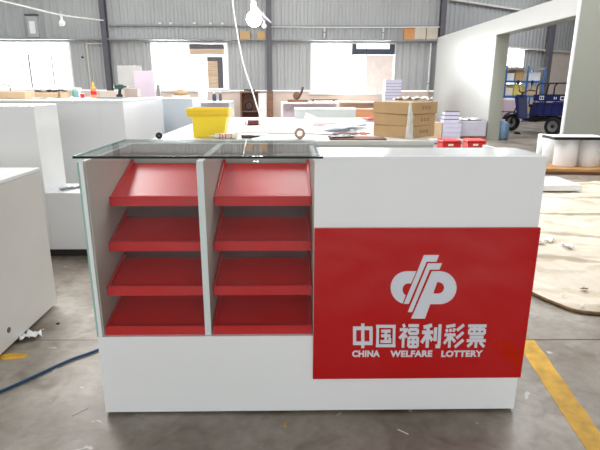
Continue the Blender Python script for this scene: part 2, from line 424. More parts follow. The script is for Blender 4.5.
# ================================================================== DISPLAY COUNTER
T = thing('display_counter', 'white lottery sales counter with glass case of red trays and big red sign', 'counter')
HW, HH, DP = .8, 1.006, .55
t = .018
obj('plinth_panel', join(box(-HW, HW, 0, t, .012, .335), box(-HW, -HW+t, t, DP, .012, .335), box(HW-t, HW, t, DP, .012, .335), box(-HW+t, HW-t, DP-t, DP, .012, .335), box(-HW+t, HW-t, t, DP-t, .30, .335)), W, T)
obj('sign_backing', box(.003, HW, 0, t, .336, HH), W, T, 'white upper front board')
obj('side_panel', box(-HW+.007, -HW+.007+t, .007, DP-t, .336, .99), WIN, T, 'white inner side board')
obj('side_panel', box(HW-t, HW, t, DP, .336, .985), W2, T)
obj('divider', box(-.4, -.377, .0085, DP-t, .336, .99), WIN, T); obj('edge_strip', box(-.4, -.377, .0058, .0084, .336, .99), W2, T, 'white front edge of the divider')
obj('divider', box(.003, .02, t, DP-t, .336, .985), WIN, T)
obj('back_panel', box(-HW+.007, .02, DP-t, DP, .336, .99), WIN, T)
obj('countertop', box(.022, HW, 0.019, .255, .985, HH+.001, .0015), W, T)
obj('worktop', box(.021, HW-t-.001, .26, DP, .72, .738), W2, T)
# glass
g = obj('glass_top', box(-HW-.006, .030, -.008, DP, HH-.008, HH), GLT, T)
g.location.z = .0025
obj('edge', box(-HW-.008, .031, -.0105, -.0085, HH-.0045, HH+.0032), GE, T, 'dark green edge of the glass top'); obj('edge', box(-HW-.009, -HW-.0065, -.0084, DP, HH-.0045, HH+.003), GE2, T, 'pale green side edge of the glass top')
obj('glass_front', box(-HW+.008, .001, .0005, .0055, .337, .990), GL, T)
obj('glass_side', box(-HW, -HW+.005, .003, DP, .337, .990), GL, T)
obj('edge', box(-HW, -HW+.006, -.001, .0025, .337, .990), GE2, T, 'pale green glass edge')
obj('edge_strip', box(-HW+.0065, -HW+.02, -.001, 0.0002, .337, .99), W2, T, 'white corner strip')
for fx in (-.66, 0., .66):
    for fy in (.05, DP-.05):
        obj('foot', cyl(nb(), (fx, fy, 0), (fx, fy, .012), .022, .018), WFR, T)
# trays: each steps forward of the one above, tipping down to the front
def tray(x0, x1, yf, yb, zf, zb):
    bm = nb(); th = .012; lip = .036
    # sloping board
    prism(bm, [(yf, zf-lip*.55), (yb, zb-.0), (yb, zb+th), (yf, zf-lip*.55+th)], x0+.002, x1-.002, 'YZ')
    # front lip
    prism(bm, [(yf-.014, zf-lip), (yf+.001, zf-lip), (yf+.001, zf+.002), (yf-.014, zf+.002)], x0, x1, 'YZ')
    for s in (x0, x1-.010):
        prism(bm, [(yf-.0, zf-lip), (yf-.0, zf+.002), (yb, zb+.028), (yb, zb-.006)], s, s+.010, 'YZ')
    return bm
rows = [(.205, .495, .826, .898), (.15, .40, .662, .715), (.085, .34, .506, .560), (.030, .30, .368, .42)]
for (x0, x1) in ((-.772, -.402), (-.373, .000)):
    for (yf, yb, zf, zb) in rows:
        obj('tray', tray(x0, x1, yf, yb, zf, zb), REDT, T)
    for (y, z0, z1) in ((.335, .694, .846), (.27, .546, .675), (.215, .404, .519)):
        obj('riser', box(x0+.012, x1-.012, y, y+.012, z0, z1-.006), MARO, T, 'dark maroon riser below the tray')  # added boards, their colour stands in for shade between the trays
# sign
sg = obj('sign', box(.004, HW+.004, -.014, -.0005, .158, .757, .0015), RED, T, 'glossy red sign panel')
YS = -.0145
def S(u, v):
    p = at(u, v, Y=-.014); return (p.x, p.z)
def poly(bm, pts):
    prism(bm, [S(*p) for p in pts], YS-.0015, YS+.0002)
bm = nb()
Z = lambda x, y: (384+x*80/486, 250+y*74/450)
def quad(*p): poly(bm, [Z(*q) for q in p])
def arc(cx, cy, rx, ry, a0, a1, n=18): return [(cx+rx*math.cos(math.radians(a0+(a1-a0)*i/n)), cy-ry*math.sin(math.radians(a0+(a1-a0)*i/n))) for i in range(n+1)]
def band(oo, ii):
    for k in range(len(oo)-1): quad(oo[k], oo[k+1], ii[k+1], ii[k])
# two slanted strokes with flags at their heads, then the bowls
quad((242, 30), (334, 30), (318, 70), (258, 70)); quad((242, 30), (258, 70), (150, 326), (120, 326))
quad((266, 80), (352, 80), (336, 118), (278, 118)); quad((266, 80), (278, 118), (170, 376), (144, 376))
band([(196, 128)]+arc(140, 228, 100, 100, 90, 254), [(163, 202)]+arc(146, 240, 34, 38, 90, 244))
band([(334, 128)]+arc(338, 228, 102, 100, 88, -90)+[(280, 328)], [(322, 194)]+arc(328, 229, 36, 35, 88, -90)+[(298, 264)])
quad((290, 128), (334, 128), (322, 194), (298, 264), (280, 328), (248, 416), (164, 416))
obj('logo', bm, LOGO, sg, 'silver white emblem')
# Chinese characters, block strokes on a 10x10 grid (y down)
CH = {
 'zhong': [[(0,1.6),(10,1.6)], [(.8,1.6),(.8,9.0)], [(9.2,1.6),(9.2,9.0)], [(0,8.4),(10,8.4)], [(5,-.6),(5,10.6)]],
 'guo': [[(0,.7),(10,.7)], [(.8,.7),(.8,10)], [(9.2,.7),(9.2,10)], [(0,9.5),(10,9.5)], [(2.6,2.9),(7.4,2.9)], [(2.6,5),(7.4,5)], [(2.2,7.6),(7.8,7.6)], [(5,2.9),(5,7.6)], [(6.6,5.9),(7.4,6.9)]],
 'fu': [[(2.0,-.3),(2.6,1.2)], [(.3,2.2),(4,2.2),(.2,6.2)], [(2.2,4),(2.2,10.4)], [(3.0,4.6),(3.9,5.8)],
        [(4.6,.4),(10,.4)], [(5.2,1.9),(5.2,4.2)], [(9.4,1.9),(9.4,4.2)], [(5.2,2.1),(9.4,2.1)], [(5.2,4.0),(9.4,4.0)],
        [(5.0,5.6),(5.0,10)], [(9.6,5.6),(9.6,10)], [(5.0,5.8),(9.6,5.8)], [(5.0,7.8),(9.6,7.8)], [(5.0,9.9),(9.6,9.9)], [(7.3,5.8),(7.3,9.9)]],
 'li': [[(5.2,.2),(.8,1.2)], [(.2,3.4),(6,3.4)], [(3.2,1.0),(3.2,10.4)], [(3.0,4.0),(.2,8.2)], [(3.4,4.4),(5.8,7.2)], [(7.2,1.2),(7.2,7.4)], [(9.4,-.2),(9.4,9.8),(7.6,9.8)]],
 'cai': [[(5.4,.2),(.8,.9)], [(1.0,2.0),(1.5,3.4)], [(2.9,1.8),(3.2,3.2)], [(5.2,1.6),(4.6,3.2)], [(.2,4.6),(5.8,4.6)], [(3,3.8),(3,10.4)], [(2.8,5.2),(.2,8.6)], [(3.2,5.2),(5.8,7.8)],
         [(9.8,0),(6.4,2.6)], [(9.8,3.4),(6.4,6.2)], [(10,6.8),(5.8,10.2)]],
 'piao': [[(.2,.5),(9.8,.5)], [(3.6,.5),(3.6,4.0)], [(6.4,.5),(6.4,4.0)], [(1.0,2.0),(9.0,2.0)], [(1.0,2.0),(1.0,4.2)], [(9.0,2.0),(9.0,4.2)], [(1.0,4.1),(9.0,4.1)], [(1.4,5.7),(8.6,5.7)], [(0,7.2),(10,7.2)], [(5,7.2),(5,10.4)], [(3.0,8.0),(.6,10)], [(7.0,8.0),(9.4,10)]],
}
def hanzi(name, u0, u1, v0, v1, hw=.82, slant=0.):
    bm = nb()
    for si, st in enumerate(CH[name]):
        for k, (a, b) in enumerate(zip(st, st[1:])):
            a = Vector(a); b = Vector(b); d = (b-a).normalized(); n = Vector((-d.y, d.x))*hw*(.82 if len(CH[name]) > 8 else 1)
            if k: a = a-d*hw*.8
            q = []
            for p in (a+n, b+n, b-n, a-n):
                uu = u0+(u1-u0)*p.x/10+slant*(5-p.y); vv = v0+(v1-v0)*p.y/10
                q.append(S(uu, vv))
            prism(bm, q, YS-.0012-.00003*si-.00002*k, YS+.0002)
    return bm
for nm, u0, u1, sl in (('zhong', 353, 372.5, 0), ('guo', 376, 395.5, .03), ('fu', 399, 418.5, .08), ('li', 421.5, 440.5, .12), ('cai', 444, 463.5, .15), ('piao', 467, 486, .18)):
    obj('character', hanzi(nm, u0, u1, 324.6, 346.6, slant=sl*1.0), LOGO, sg)
for wd, u0, u1 in (('CHINA', 352, 380), ('WELFARE', 390, 432.5), ('LOTTERY', 441, 483)):
    a = S(u0, 357); b = S(u1, 350.2)
    obj('lettering', fit_text(wd, a[0], b[0], a[1], b[1], YS, .0045), LOGO, sg)

# ================================================================== LEFT CABINETS
c = thing('cabinet', 'low white cabinet in left foreground with dark gap along its bottom edge', 'cabinet', (-2.0, 0, 0))
obj('body', box(-.75, .56, -.1, 1.02, .02, .79, .002), mat('warm_white_laminate', (214, 211, 206), .35, var=.015), c)
obj('top_panel', box(-.75, .562, -.1, 1.022, .791, .808, .001), W, c)
obj('plinth', box(-.72, .53, -.07, .99, 0, .0195), DARK, c)
obj('cable_hole', lathe(nb(), [(.014, 0), (.014, .002)], (.5602, .52, .10), 'X'), STEEL, c)
c = thing('reception_desk', 'white two-level desk with tall block and low shelf, left of glass case', 'desk', (-1.85, 1.877, 0))
obj('tall_block', box(-.62, 0, 0.002, .36, .06, 1.10, .002), W, c)
obj('low_block', box(.002, .62, 0, .36, .06, .488, .002), W2, c)
obj('plinth', box(-.6, .6, .03, .33, 0, .059), DARK, c)
h = thing('hinge', 'chrome hinge lying on the low shelf of white desk', 'hinge', (-1.72, 2.02, .4895), .75)
obj('leaf', box(-.08, .08, -.034, -.006, 0, .006, .001), CHR, h); obj('leaf', box(-.08, .08, .006, .034, 0, .006, .001), CHR, h)
obj('barrel', cyl(nb(), (-.085, 0, .010), (.085, 0, .010), .010), CHR, h)
c = thing('cabinet', 'long white cabinet behind the two-level desk with tools on top', 'cabinet', (-2.6, 3.15, 0))
obj('body', box(-1.2, .955, 0, 1.5, .06, 1.082, .002), W2, c); obj('top_panel', box(-1.2, .96, -.004, 1.504, 1.083, 1.10, .001), W, c)
obj('plinth', box(-1.17, .92, .03, 1.47, 0, .059), DARK, c)
obj('edge_strip', box(.72, .735, -.003, -.0005, .06, 1.08), W, c, 'white vertical seam strip')
c = thing('cabinet', 'pale grey-white cabinet behind the glass case, left of yellow crate', 'cabinet', (-1.7, 4.75, 0))
obj('body', box(-.55, .40, 0, .6, .06, 1.065, .002), mat('cool_white_laminate', (214, 222, 230), .35, var=.015), c); obj('top_panel', box(-.55, .403, -.003, .602, 1.066, 1.08, .001), W2, c)
obj('plinth', box(-.52, .37, .03, .57, 0, .059), DARK, c)
# things on the long cabinet
z = 1.101
def flatbox(x, y, w, d, h, m, name, label, cat, rz=0., zz=z, group=None, lm=None):
    o = thing(name, label, cat, (x, y, zz), rz, group)
    obj('body', box(-w/2, w/2, -d/2, d/2, 0, h*.82, .002), m, o)
    obj('lid', box(-w/2-.003, w/2+.003, -d/2-.003, d/2+.003, h*.821, h, .002), lm or m, o)
    return o
flatbox(-2.95, 3.75, .30, .26, .075, CARD2, 'cardboard_box', 'flat beige cardboard box at far left of long cabinet top', 'box', .1)
o = thing('tool_caddy', 'small brown tool caddy behind the beige box at far left', 'caddy', (-3.24, 4.1, z), .2)
obj('body', box(-.08, .08, -.05, .05, 0, .07, .004), CARD, o); obj('handle', tube(nb(), smoothpath([(-.06, 0, .07), (-.05, 0, .13), (.05, 0, .13), (.06, 0, .07)], 5), .006), BRN, o)
o = flatbox(-2.78, 4.2, .34, .24, .055, CARD2, 'parts_tray', 'beige tray box under a heap of dark papers on cabinet', 'box', -.05)
o = obj('folded_papers', sheetmesh(.30, .2, 8, 6, .03, .004, 3), mat('grey_papers', (120, 116, 112), .6), None, None, (-2.78, 4.2, z+.057)); tag(o, 'crumpled dark grey papers on the beige tray box', 'paper')
o = obj('paper_sheet', sheetmesh(.2, .16, 4, 4, .006, .002, 4), PAP, None, None, (-2.72, 3.86, z)); tag(o, 'small white sheet lying in front of tray box on cabinet', 'paper')
# spray nozzle gun
o = thing('spray_gun', 'white and teal spray gun lying on long cabinet top', 'spray gun', (-2.55, 4.3, z), .3)
obj('reservoir', lathe(nb(), [(.03, 0), (.034, .02), (.034, .07), (.012, .085)]), TEAL, o)
obj('barrel', cyl(nb(), (-.05, 0, .092), (.07, 0, .098), .014, .010), WFR, o); obj('handle', box(.03, .055, -.012, .012, .02, .09, .004), PAP, o)
o = thing('chisel', 'thin brown-handled tool standing left of glue bottle', 'tool', (-2.62, 4.02, z))
obj('handle', cyl(nb(), (0, 0, 0), (.01, 0, .07), .008), BRN, o); obj('blade', cyl(nb(), (.01, 0, .07), (.016, 0, .11), .004), STEEL, o)
o = thing('glue_bottle', 'orange glue bottle with pointed white cap on long cabinet', 'bottle', (-2.32, 4.25, z))
obj('body', lathe(nb(), [(.030, 0), (.034, .01), (.034, .09), (.026, .11), (.012, .122)]), mat('orange_plastic', (240, 146, 96), .4), o)
obj('label_band', lathe(nb(), [(.0345, .03), (.0345, .07)]), REDP, o, 'red label'); obj('cap', lathe(nb(), [(.014, .122), (.012, .145), (.003, .175)]), YEL, o, 'yellow and white nozzle')
o = thing('paint_can', 'small red cup beside the orange glue bottle', 'cup', (-2.40, 4.12, z))
obj('body', lathe(nb(), [(.02, 0), (.023, .045), (.021, .045), (.018, .004)]), REDP, o); obj('rim', lathe(nb(), [(.0235, .042), (.0245, .047), (.021, .047)]), WFR, o)
o = thing('power_drill', 'black and dark green cordless drill on long cabinet top', 'drill', (-2.05, 4.3, z), .4)
obj('battery', box(-.035, .035, -.03, .03, 0, .035, .005), BLK, o); obj('grip', prism(nb(), [(-.015, .035), (.02, .035), (.03, .10), (-.005, .10)], -.016, .016), BLK, o)
obj('housing', cyl(nb(), (-.05, 0, .12), (.05, 0, .12), .03, .026), DGREEN, o); obj('chuck', cyl(nb(), (.05, 0, .12), (.085, 0, .12), .016, .010), STEEL, o); obj('drill_bit', cyl(nb(), (.085, 0, .12), (.12, 0, .12), .003), CHR, o)
flatbox(-1.94, 4.45, .15, .12, .10, mat('taupe_plastic', (190, 170, 160), .5), 'hardware_box', 'taupe hardware box right of the cordless drill', 'box')
flatbox(-2.02, 3.95, .28, .14, .012, mat('grey_tray_plastic', (150, 156, 158), .5), 'shallow_tray', 'shallow grey tray in front of the cordless drill', 'tray')

# boards standing behind the cabinets
def stood(x, y, w, d, h, m, name, label, cat, rz=0., lean=0.):
    o = thing(name, label, cat, (x, y, 0), rz)
    a = obj('panel', box(-w/2, w/2, -d/2, d/2, .03, h, .003), m, o); b = obj('base_batten', box(-w/2+.02, w/2-.02, -d/2-.005, d/2+.005, 0, .0295), BRN, o)
    return o
stood(-2.24, 6.05, .29, .05, 1.44, PINK, 'pink_panel', 'tall pale pink panel standing left of the bright middle window', 'panel')
stood(-2.52, 6.3, .36, .04, 1.52, mat('grey_board', (196, 196, 192), .6), 'grey_panel', 'light grey panel standing behind the pale pink panel', 'panel')
stood(-2.55, 5.75, .46, .12, 1.16, mat('beige_carton', (226, 206, 190), .8), 'carton_stack', 'beige carton standing low in front of light grey panel', 'box')

# ================================================================== WORK TABLE
TZ = .85
tb = thing('work_table', 'big white worktable behind the counter covered with sheets and cartons', 'table', (0, 0, 0))
tx0, tx1, ty0, ty1 = -1.12, .975, 1.99, 4.75
obj('tabletop', box(tx0, tx1, ty0, ty1, TZ-.03, TZ, .002), mat('pale_worktop', (226, 226, 222), .4), tb)
obj('apron', box(tx0+.02, tx1-.005, ty0+.006, ty0+.024, TZ-.30, TZ-.031), mat('grey_white_apron', (196, 198, 196), .5), tb)
for x in (tx0+.06, tx1-.06):
    for y in (ty0+.08, ty1-.08):
        obj('leg', box(x-.03, x+.03, y-.03, y+.03, 0, TZ-.031), STEEL, tb)
z = TZ+.001
# yellow crate: two tiers, the upper one overhanging to the left
cr = thing('yellow_crate', 'bright yellow plastic crate with wide rim on the worktable', 'crate', (-.70, 2.31, z))
bm = nb()
prism(bm, [(-.125, 0), (.105, 0), (.135, .155), (-.125, .155)], -.11, .11)
obj('body', bm, YEL, cr)
bm = nb(); bx(bm, -.165, .15, -.125, .125, .156, .172, .003); bx(bm, -.165, .15, -.125, -.115, .172, .218, .003); bx(bm, -.165, .15, .115, .125, .172, .218, .003); bx(bm, -.165, -.155, -.115, .115, .172, .218); bx(bm, .14, .15, -.115, .115, .172, .218)
obj('rim', bm, mat('deep_yellow_plastic', (250, 210, 16), .4), cr)
obj('ridge', join(box(-.17, .155, -.131, -.1255, .205, .219, .001)), YEL, cr)
# cartridges
def cartridge(name, label, x, y, rz, body, lab, ln=.2, r=.022):
    o = thing(name, label, 'cartridge', (x, y, z+r), rz)
    obj('tube', cyl(nb(), (-ln/2, 0, 0), (ln/2, 0, 0), r), body, o)
    obj('label_band', lathe(nb(), [(r+.0006, -ln*.36), (r+.0006, ln*.34)], (0, 0, 0), 'X', 28), lab, o)
    obj('nozzle', cyl(nb(), (-ln/2, 0, 0), (-ln/2-.06, 0, 0), .009, .003), body, o)
    obj('shoulder', cyl(nb(), (ln/2, 0, 0), (ln/2+.008, 0, 0), r*.8, r*.6), lab if lab is MAR else body, o)
    return o
o = cartridge('sealant_cartridge', 'white sealant cartridge with red printing beside yellow crate', -.565, 2.13, -.05, CREAM, CREAM, .16, .021)
bm = nb()
for i in range(5):
    x = -.05+i*.021
    for (a, b, c_, d) in ((0, .016, .010, .014), (0, .016, -.012, -.007), (.005, .010, -.012, .014), (0, .016, -.001, .003)):
        if (i+int(c_*1000)) % 4 != 3: bx(bm, x+a, x+b, -.0226, -.0216, c_, d)
obj('printing', bm, REDP, o, 'red printed characters')
o = thing('glue_gun', 'dark tapered glue gun nozzle lying right of white cartridge', 'glue gun', (-.40, 2.14, z+.014), 0)
obj('body', cyl(nb(), (-.05, 0, 0), (.03, 0, 0), .013, .014), mat('dark_taupe', (76, 68, 66), .4), o); obj('nozzle', cyl(nb(), (.03, 0, 0), (.09, 0, 0), .011, .003), BLK, o)
o = cartridge('sealant_cartridge', 'dark maroon sealant cartridge lying on the white sheets', -.45, 3.36, PI+.06, CREAM, MAR, .15, .026)
o.location.z = z+.027+.006
o = thing('caster', 'small black caster wheel on the worktable left corner', 'caster', (-1.06, 2.10, z), .3)
obj('wheel', lathe(nb(), [(.008, -.010), (.022, -.010), (.025, 0), (.022, .010), (.008, .010)], (0, 0, .025), 'Y'), BLK, o); obj('hub', lathe(nb(), [(.006, -.012), (.006, .012)], (0, 0, .025), 'Y'), STEEL, o)
# tape roll standing on edge
o = thing('tape_roll', 'roll of clear brown tape standing on edge near glass corner', 'tape', (-.010, 2.13, z+.041))
obj('tape', lathe(nb(), [(.025, -.024), (.040, -.024), (.040, .024), (.025, .024), (.025, -.024)], (0, 0, 0), 'Y', 36), TAPE, o)
obj('core', lathe(nb(), [(.021, -.024), (.0248, -.024), (.0248, .024), (.021, .024), (.021, -.024)], (0, 0, 0), 'Y', 36), CARD, o)
# sheets and panels
def flat(name, label, cat, x, y, w, d, h, m, rz=0., zz=z, group=None, amp=.0, seed=1, curl=0.):
    bm = sheetmesh(w, d, 8, 6, amp, h, seed, curl) if (amp or curl) else box(-w/2, w/2, -d/2, d/2, 0, h, min(.001, h/4))
    return tag(obj(name, bm, m, None, None, (x, y, zz), rz), label, cat, group)
flat('foam_panel', 'large white foam panel lying under maroon cartridge on worktable', 'panel', -.33, 3.75, .86, 1.2, .006, PAP, .04)
flat('foam_panel', 'white panel lying between yellow crate and tape roll', 'panel', -.28, 2.75, .5, .5, .018, PAP, -.05)
flat('foam_panel', 'thick white slab at right end of white sheets before grey carton', 'panel', .40, 3.75, .54, .7, .035, PAP, .03)
flat('cut_sheet', 'small white offcut with angled corner behind the white cartridge', 'sheet', -.38, 2.42, .22, .10, .006, PAP, .1, amp=.004, seed=5)
flat('paper_sheet', 'wide white sheet curling beside the tape roll', 'paper', .22, 2.75, .34, .56, .003, PAP, -.3, amp=.006, seed=6, curl=.02)
flat('paper_sheet', 'pale blue-white sheet sweeping toward the cartons', 'paper', .42, 2.95, .26, .7, .003, mat('blue_white_paper', (214, 226, 240), .5), -.5, zz=z+.032, amp=.010, seed=7, curl=.03)
flat('brochure', 'red brochure lying on white sheet behind tape roll', 'brochure', .19, 2.95, .09, .13, .002, REDP, -.6, zz=z+.036, amp=.003, seed=8)
flat('brochure', 'dark red brochure peeking from under the curled sheets', 'brochure', .36, 2.36, .20, .12, .004, MAR, -.35, zz=z+.013, amp=.008, seed=9)
flat('brochure', 'orange-red brochure leaning against the cartons', 'brochure', .50, 2.32, .08, .12, .004, mat('orange_print', (200, 88, 56), .5), -.4, zz=z+.014, amp=.012, seed=10)
flat('magazine', 'dark printed magazine lying on the brown board', 'magazine', .30, 2.12, .18, .12, .006, mat('dark_print', (70, 52, 62), .4), .2, zz=z+.014, amp=.004, seed=11)
flat('plank', 'thin brown plank along the near edge of worktable', 'plank', .42, 2.10, .42, .14, .012, BRN, .0)
# grey white carton and things behind
o = thing('flat_carton', 'long pale grey carton across the back of worktable', 'box', (.34, 4.62, z))
obj('body', box(-.37, .37, -.11, .11, 0, .105, .003), mat('pale_grey_card', (206, 210, 208), .6), o); obj('lid', box(-.375, .375, -.115, .115, .106, .125, .003), PAP, o)
bm = nb(); prism(bm, [(-.09, 0), (.13, 0), (.02, .055), (-.06, .085)], -.004, .004)
o = obj('folded_sheet', bm, PAP, None, None, (.16, 4.35, z)); o.rotation_euler.x = -.25; tag(o, 'folded white triangular sheet leaning on pale grey carton', 'paper')
for i, (x, y, w_, rz, m_, lb) in enumerate(((.82, 4.1, .24, .1, PAP, 'white sheet at lower end of pile by cartons'), (.84, 4.12, .2, -.2, PINK, 'pale pink sheet on the pile right of grey carton'), (.83, 4.1, .16, .3, REDP, 'small red sheet on the pile by the cartons'))):
    flat('paper_sheet', lb, 'paper', x, y, w_, .2, .01, m_, rz, zz=z+.001+i*.012)
# cartons, corner towards the camera
for i in range(3):
    nm = ('lowest', 'middle', 'topmost')[i]
    hgt = .088; s = .012 if i == 2 else 0
    o = thing('carton', nm+' of three stacked brown cartons on the worktable', 'carton', (.83+s*.2, 2.375, z+i*(hgt+.002)), .785-.10+(.03 if i == 1 else 0), 'stacked cartons on the worktable')
    q = .172+s*.6
    obj('body', box(-q, q, -q, q, 0, hgt, .003), CARD, o)
    obj('flap', box(-q+.004, -.001, -q+.004, q-.004, hgt+.0001, hgt+.0012), CARD2, o) if i == 2 else None
    bm = nb()
    for k in range(3):
        for (a_, b_, c_, d_) in ((0, .022, 0, .004), (0, .022, .018, .022), (0, .004, .004, .018), (.018, .022, .004, .018)): bx(bm, -.02+k*.04+a_, -.02+k*.04+b_, -q-.0008, -q-.0001, .034+c_, .034+d_)
    obj('printed_mark', bm, BRN, o, 'small dark printed marks')
bm = nb(); rnd = random.Random(5); n = 9; L = []
for k in range(n):
    zz = .27*k/(n-1); wdt = .036-.024*(k/(n-1))**1.3
    L.append([bm.verts.new((x_*wdt+rnd.uniform(-.006, .006), -.012+rnd.uniform(-.010, .012)-(.02 if j in (0, 4) else 0)*-1, zz)) for j, x_ in enumerate((-1, -.5, 0, .5, 1))])
for a, b in zip(L, L[1:]):
    for j in range(4): bm.faces.new((a[j], a[j+1], b[j+1], b[j]))
o = obj('plastic_bag', bm, PLAS, None, None, (.81, 2.085, z)); sm = o.modifiers.new('s', 'SOLIDIFY'); sm.thickness = .004; ss = o.modifiers.new('b', 'SUBSURF'); ss.levels = 1; ss.render_levels = 2
tag(o, 'crumpled clear plastic bag hanging down the carton corner', 'plastic bag')
o = obj('plastic_film', sheetmesh(.30, .14, 12, 6, .035, .003, 12), PLAS, None, None, (.90, 2.45, z+.272), .2); tag(o, 'crumpled film lying on top of stacked cartons', 'plastic film')

# ================================================================== MIDDLE AND BACK
# low cabinets and benches by the back wall
def bench(x0, x1, y0, y1, h, label, m, top, item=None):
    o = thing('workbench', label, 'workbench', ((x0+x1)/2, y0, 0)); w_ = (x1-x0)/2; d = y1-y0
    obj('tabletop', box(-w_, w_, 0, d, h-.05, h, .003), top, o)
    obj('back_board', box(-w_+.05, w_-.05, d*.5, d*.5+.02, .1, h-.052), m, o)
    for sx in (-w_+.03, w_-.03):
        for sy in (.04, d-.04): obj('leg', box(sx-.03, sx+.03, sy-.03, sy+.03, 0, h-.052), top, o)
    return o
bench(-2.95, -1.78, 13.0, 13.8, .80, 'lavender-backed bench with white frame behind yellow crate', LAV, WFR)
bench(-.36, 1.3, 13.0, 13.9, .78, 'mauve-backed bench with white frame right of the middle column', PINK, WFR)
o = thing('shelf_cabinet', 'open dark brown cabinet with clutter below the middle siding', 'cabinet', (-1.40, 15.1, 0))
obj('frame', join(box(-.32, -.27, 0, .5, 0, 1.05), box(.25, .30, 0, .5, 0, 1.05), box(-.27, .25, 0, .5, 1.0, 1.05), box(-.27, .25, .46, .5, 0, 1.0)), BRN, o)
obj('shelf', box(-.265, .245, .01, .455, .40, .43), BRN, o); obj('shelf', box(-.265, .245, .01, .455, .05, .08), BRN, o)
o = thing('wire_coil', 'dark coil of wire in the open brown cabinet', 'coil', (-1.45, 15.3, .70))
bm = nb(); tube(bm, [(.12*math.cos(k*PI/8), .03*math.sin(k*.7), .13*math.sin(k*PI/8)) for k in range(17)], .02); obj('coil', bm, BLK, o)
bm = nb(); tube(bm, [(.07*math.cos(k*PI/8), -.05, .08*math.sin(k*PI/8)) for k in range(17)], .015); obj('inner_loop', bm, STEEL, o); o.location.z = .585
flatbox(-1.36, 15.30, .40, .3, .10, PLY, 'wooden_crate', 'shallow tan crate on lower shelf of open brown cabinet', 'crate', 0, .0805)
stood(-.98, 14.9, .26, .04, 1.0, WFR, 'white_board', 'narrow white board standing beside the brown post', 'board')
o = thing('wooden_post', 'reddish brown post standing in front of middle steel column', 'post', (-.73, 14.85, 0)); obj('post', box(-.09, .09, -.05, .05, .02, 1.07), BRN, o); obj('base', box(-.11, .11, -.07, .07, 0, .0195), BRN, o)
o = obj('rag', sheetmesh(.35, .15, 8, 4, .07, .01, 14), BLK, None, None, (-1.42, 15.3, 1.052)); tag(o, 'dark rag heaped on top of open brown cabinet', 'rag')
# clutter on benches
o = thing('bucket', 'white bucket on the lavender bench near the window', 'bucket', (-2.62, 13.4, .801)); obj('body', lathe(nb(), [(.11, 0), (.14, .26), (.13, .26), (.10, .01)]), PAP, o); obj('rim', lathe(nb(), [(.141, .25), (.147, .262), (.141, .268)]), WFR, o)
o = thing('bottle_pair', 'dark blue bottle on the lavender bench right of the white bucket', 'bottle', (-2.30, 13.4, .801)); obj('body', lathe(nb(), [(.06, 0), (.06, .17), (.03, .2)]), mat('navy_plastic', (60, 76, 110), .4), o); obj('cap', lathe(nb(), [(.028, .2), (.028, .25)]), WFR, o)
o = thing('spray_can', 'slim grey-blue can at the right of the dark blue bottle', 'can', (-2.12, 13.4, .801)); obj('body', lathe(nb(), [(.045, 0), (.045, .2), (.03, .22)]), STEEL, o); obj('cap', lathe(nb(), [(.03, .22), (.03, .26)]), WFR, o)
o = thing('mitre_saw', 'dark brown mitre saw on the mauve-backed bench', 'saw', (.18, 13.4, .781))
obj('base', box(-.35, .25, -.16, .16, 0, .06, .01), BRN, o); obj('arm', tube(nb(), smoothpath([(-.1, 0, .06), (0, 0, .16), (.06, 0, .28), (.10, 0, .42)], 4), .035), mat('dark_brown_metal', (92, 62, 62), .5), o); obj('blade_guard', lathe(nb(), [(.02, -.02), (.11, -.02), (.11, .02), (.02, .02)], (-.08, 0, .17), 'Y'), BRN, o)
o = thing('steel_rail', 'long thin dark rail resting on the mauve-backed bench', 'rail', (.95, 13.3, .781)); obj('bar', box(-.45, .33, -.02, .02, .05, .08), BRN, o); obj('stop', box(.2, .25, -.02, .02, 0, .0495), STEEL, o); obj('stop', box(-.4, -.35, -.02, .02, 0, .0495), STEEL, o)
# tall white stacks in front of the middle window
stood(-3.1, 12.6, .42, .3, .98, mat('cream_carton', (232, 228, 222), .7), 'cream_carton', 'cream carton stood on end left of lavender bench', 'box')
o = obj('sack', lathe(nb(), [(.16, 0), (.2, .03), (.17, .09), (.06, .13), (.03, .14)]), CARD, None, None, (-3.1, 12.6, .981)); tag(o, 'brown cloth sack lying on top of cream carton', 'sack')
stood(-4.2, 14.6, .10, .08, 1.25, GIRT, 'steel_stand', 'thin grey stand silhouetted against the middle window', 'stand')
# orange-brown material under right window
flatbox(2.1, 14.2, .9, .6, .55, mat('terracotta_boxes', (214, 150, 110), .8), 'wooden_chest', 'orange-brown chest low behind cartons below right window', 'chest', 0, 0.)
bench(1.45, 3.3, 14.9, 15.7, .74, 'pale bench standing along the wall below right window', mat('peach_board', (232, 206, 190), .8), mat('peach_top', (230, 214, 200), .7))
o = thing('lavender_stack', 'tall stack of lavender sheets standing below boarded window pane', 'stack', (3.07, 14.4, 0)); obj('stack', box(-.25, .25, -.2, .2, .1, 1.42, .004), LAV, o); obj('pallet', box(-.27, .27, -.22, .22, 0, .0995), BRN, o)
bm = nb()
for k in range(6): bx(bm, -.251, .251, -.203, -.2005, .85+k*.09, .86+k*.09)
obj('banding', bm, STEEL, o)

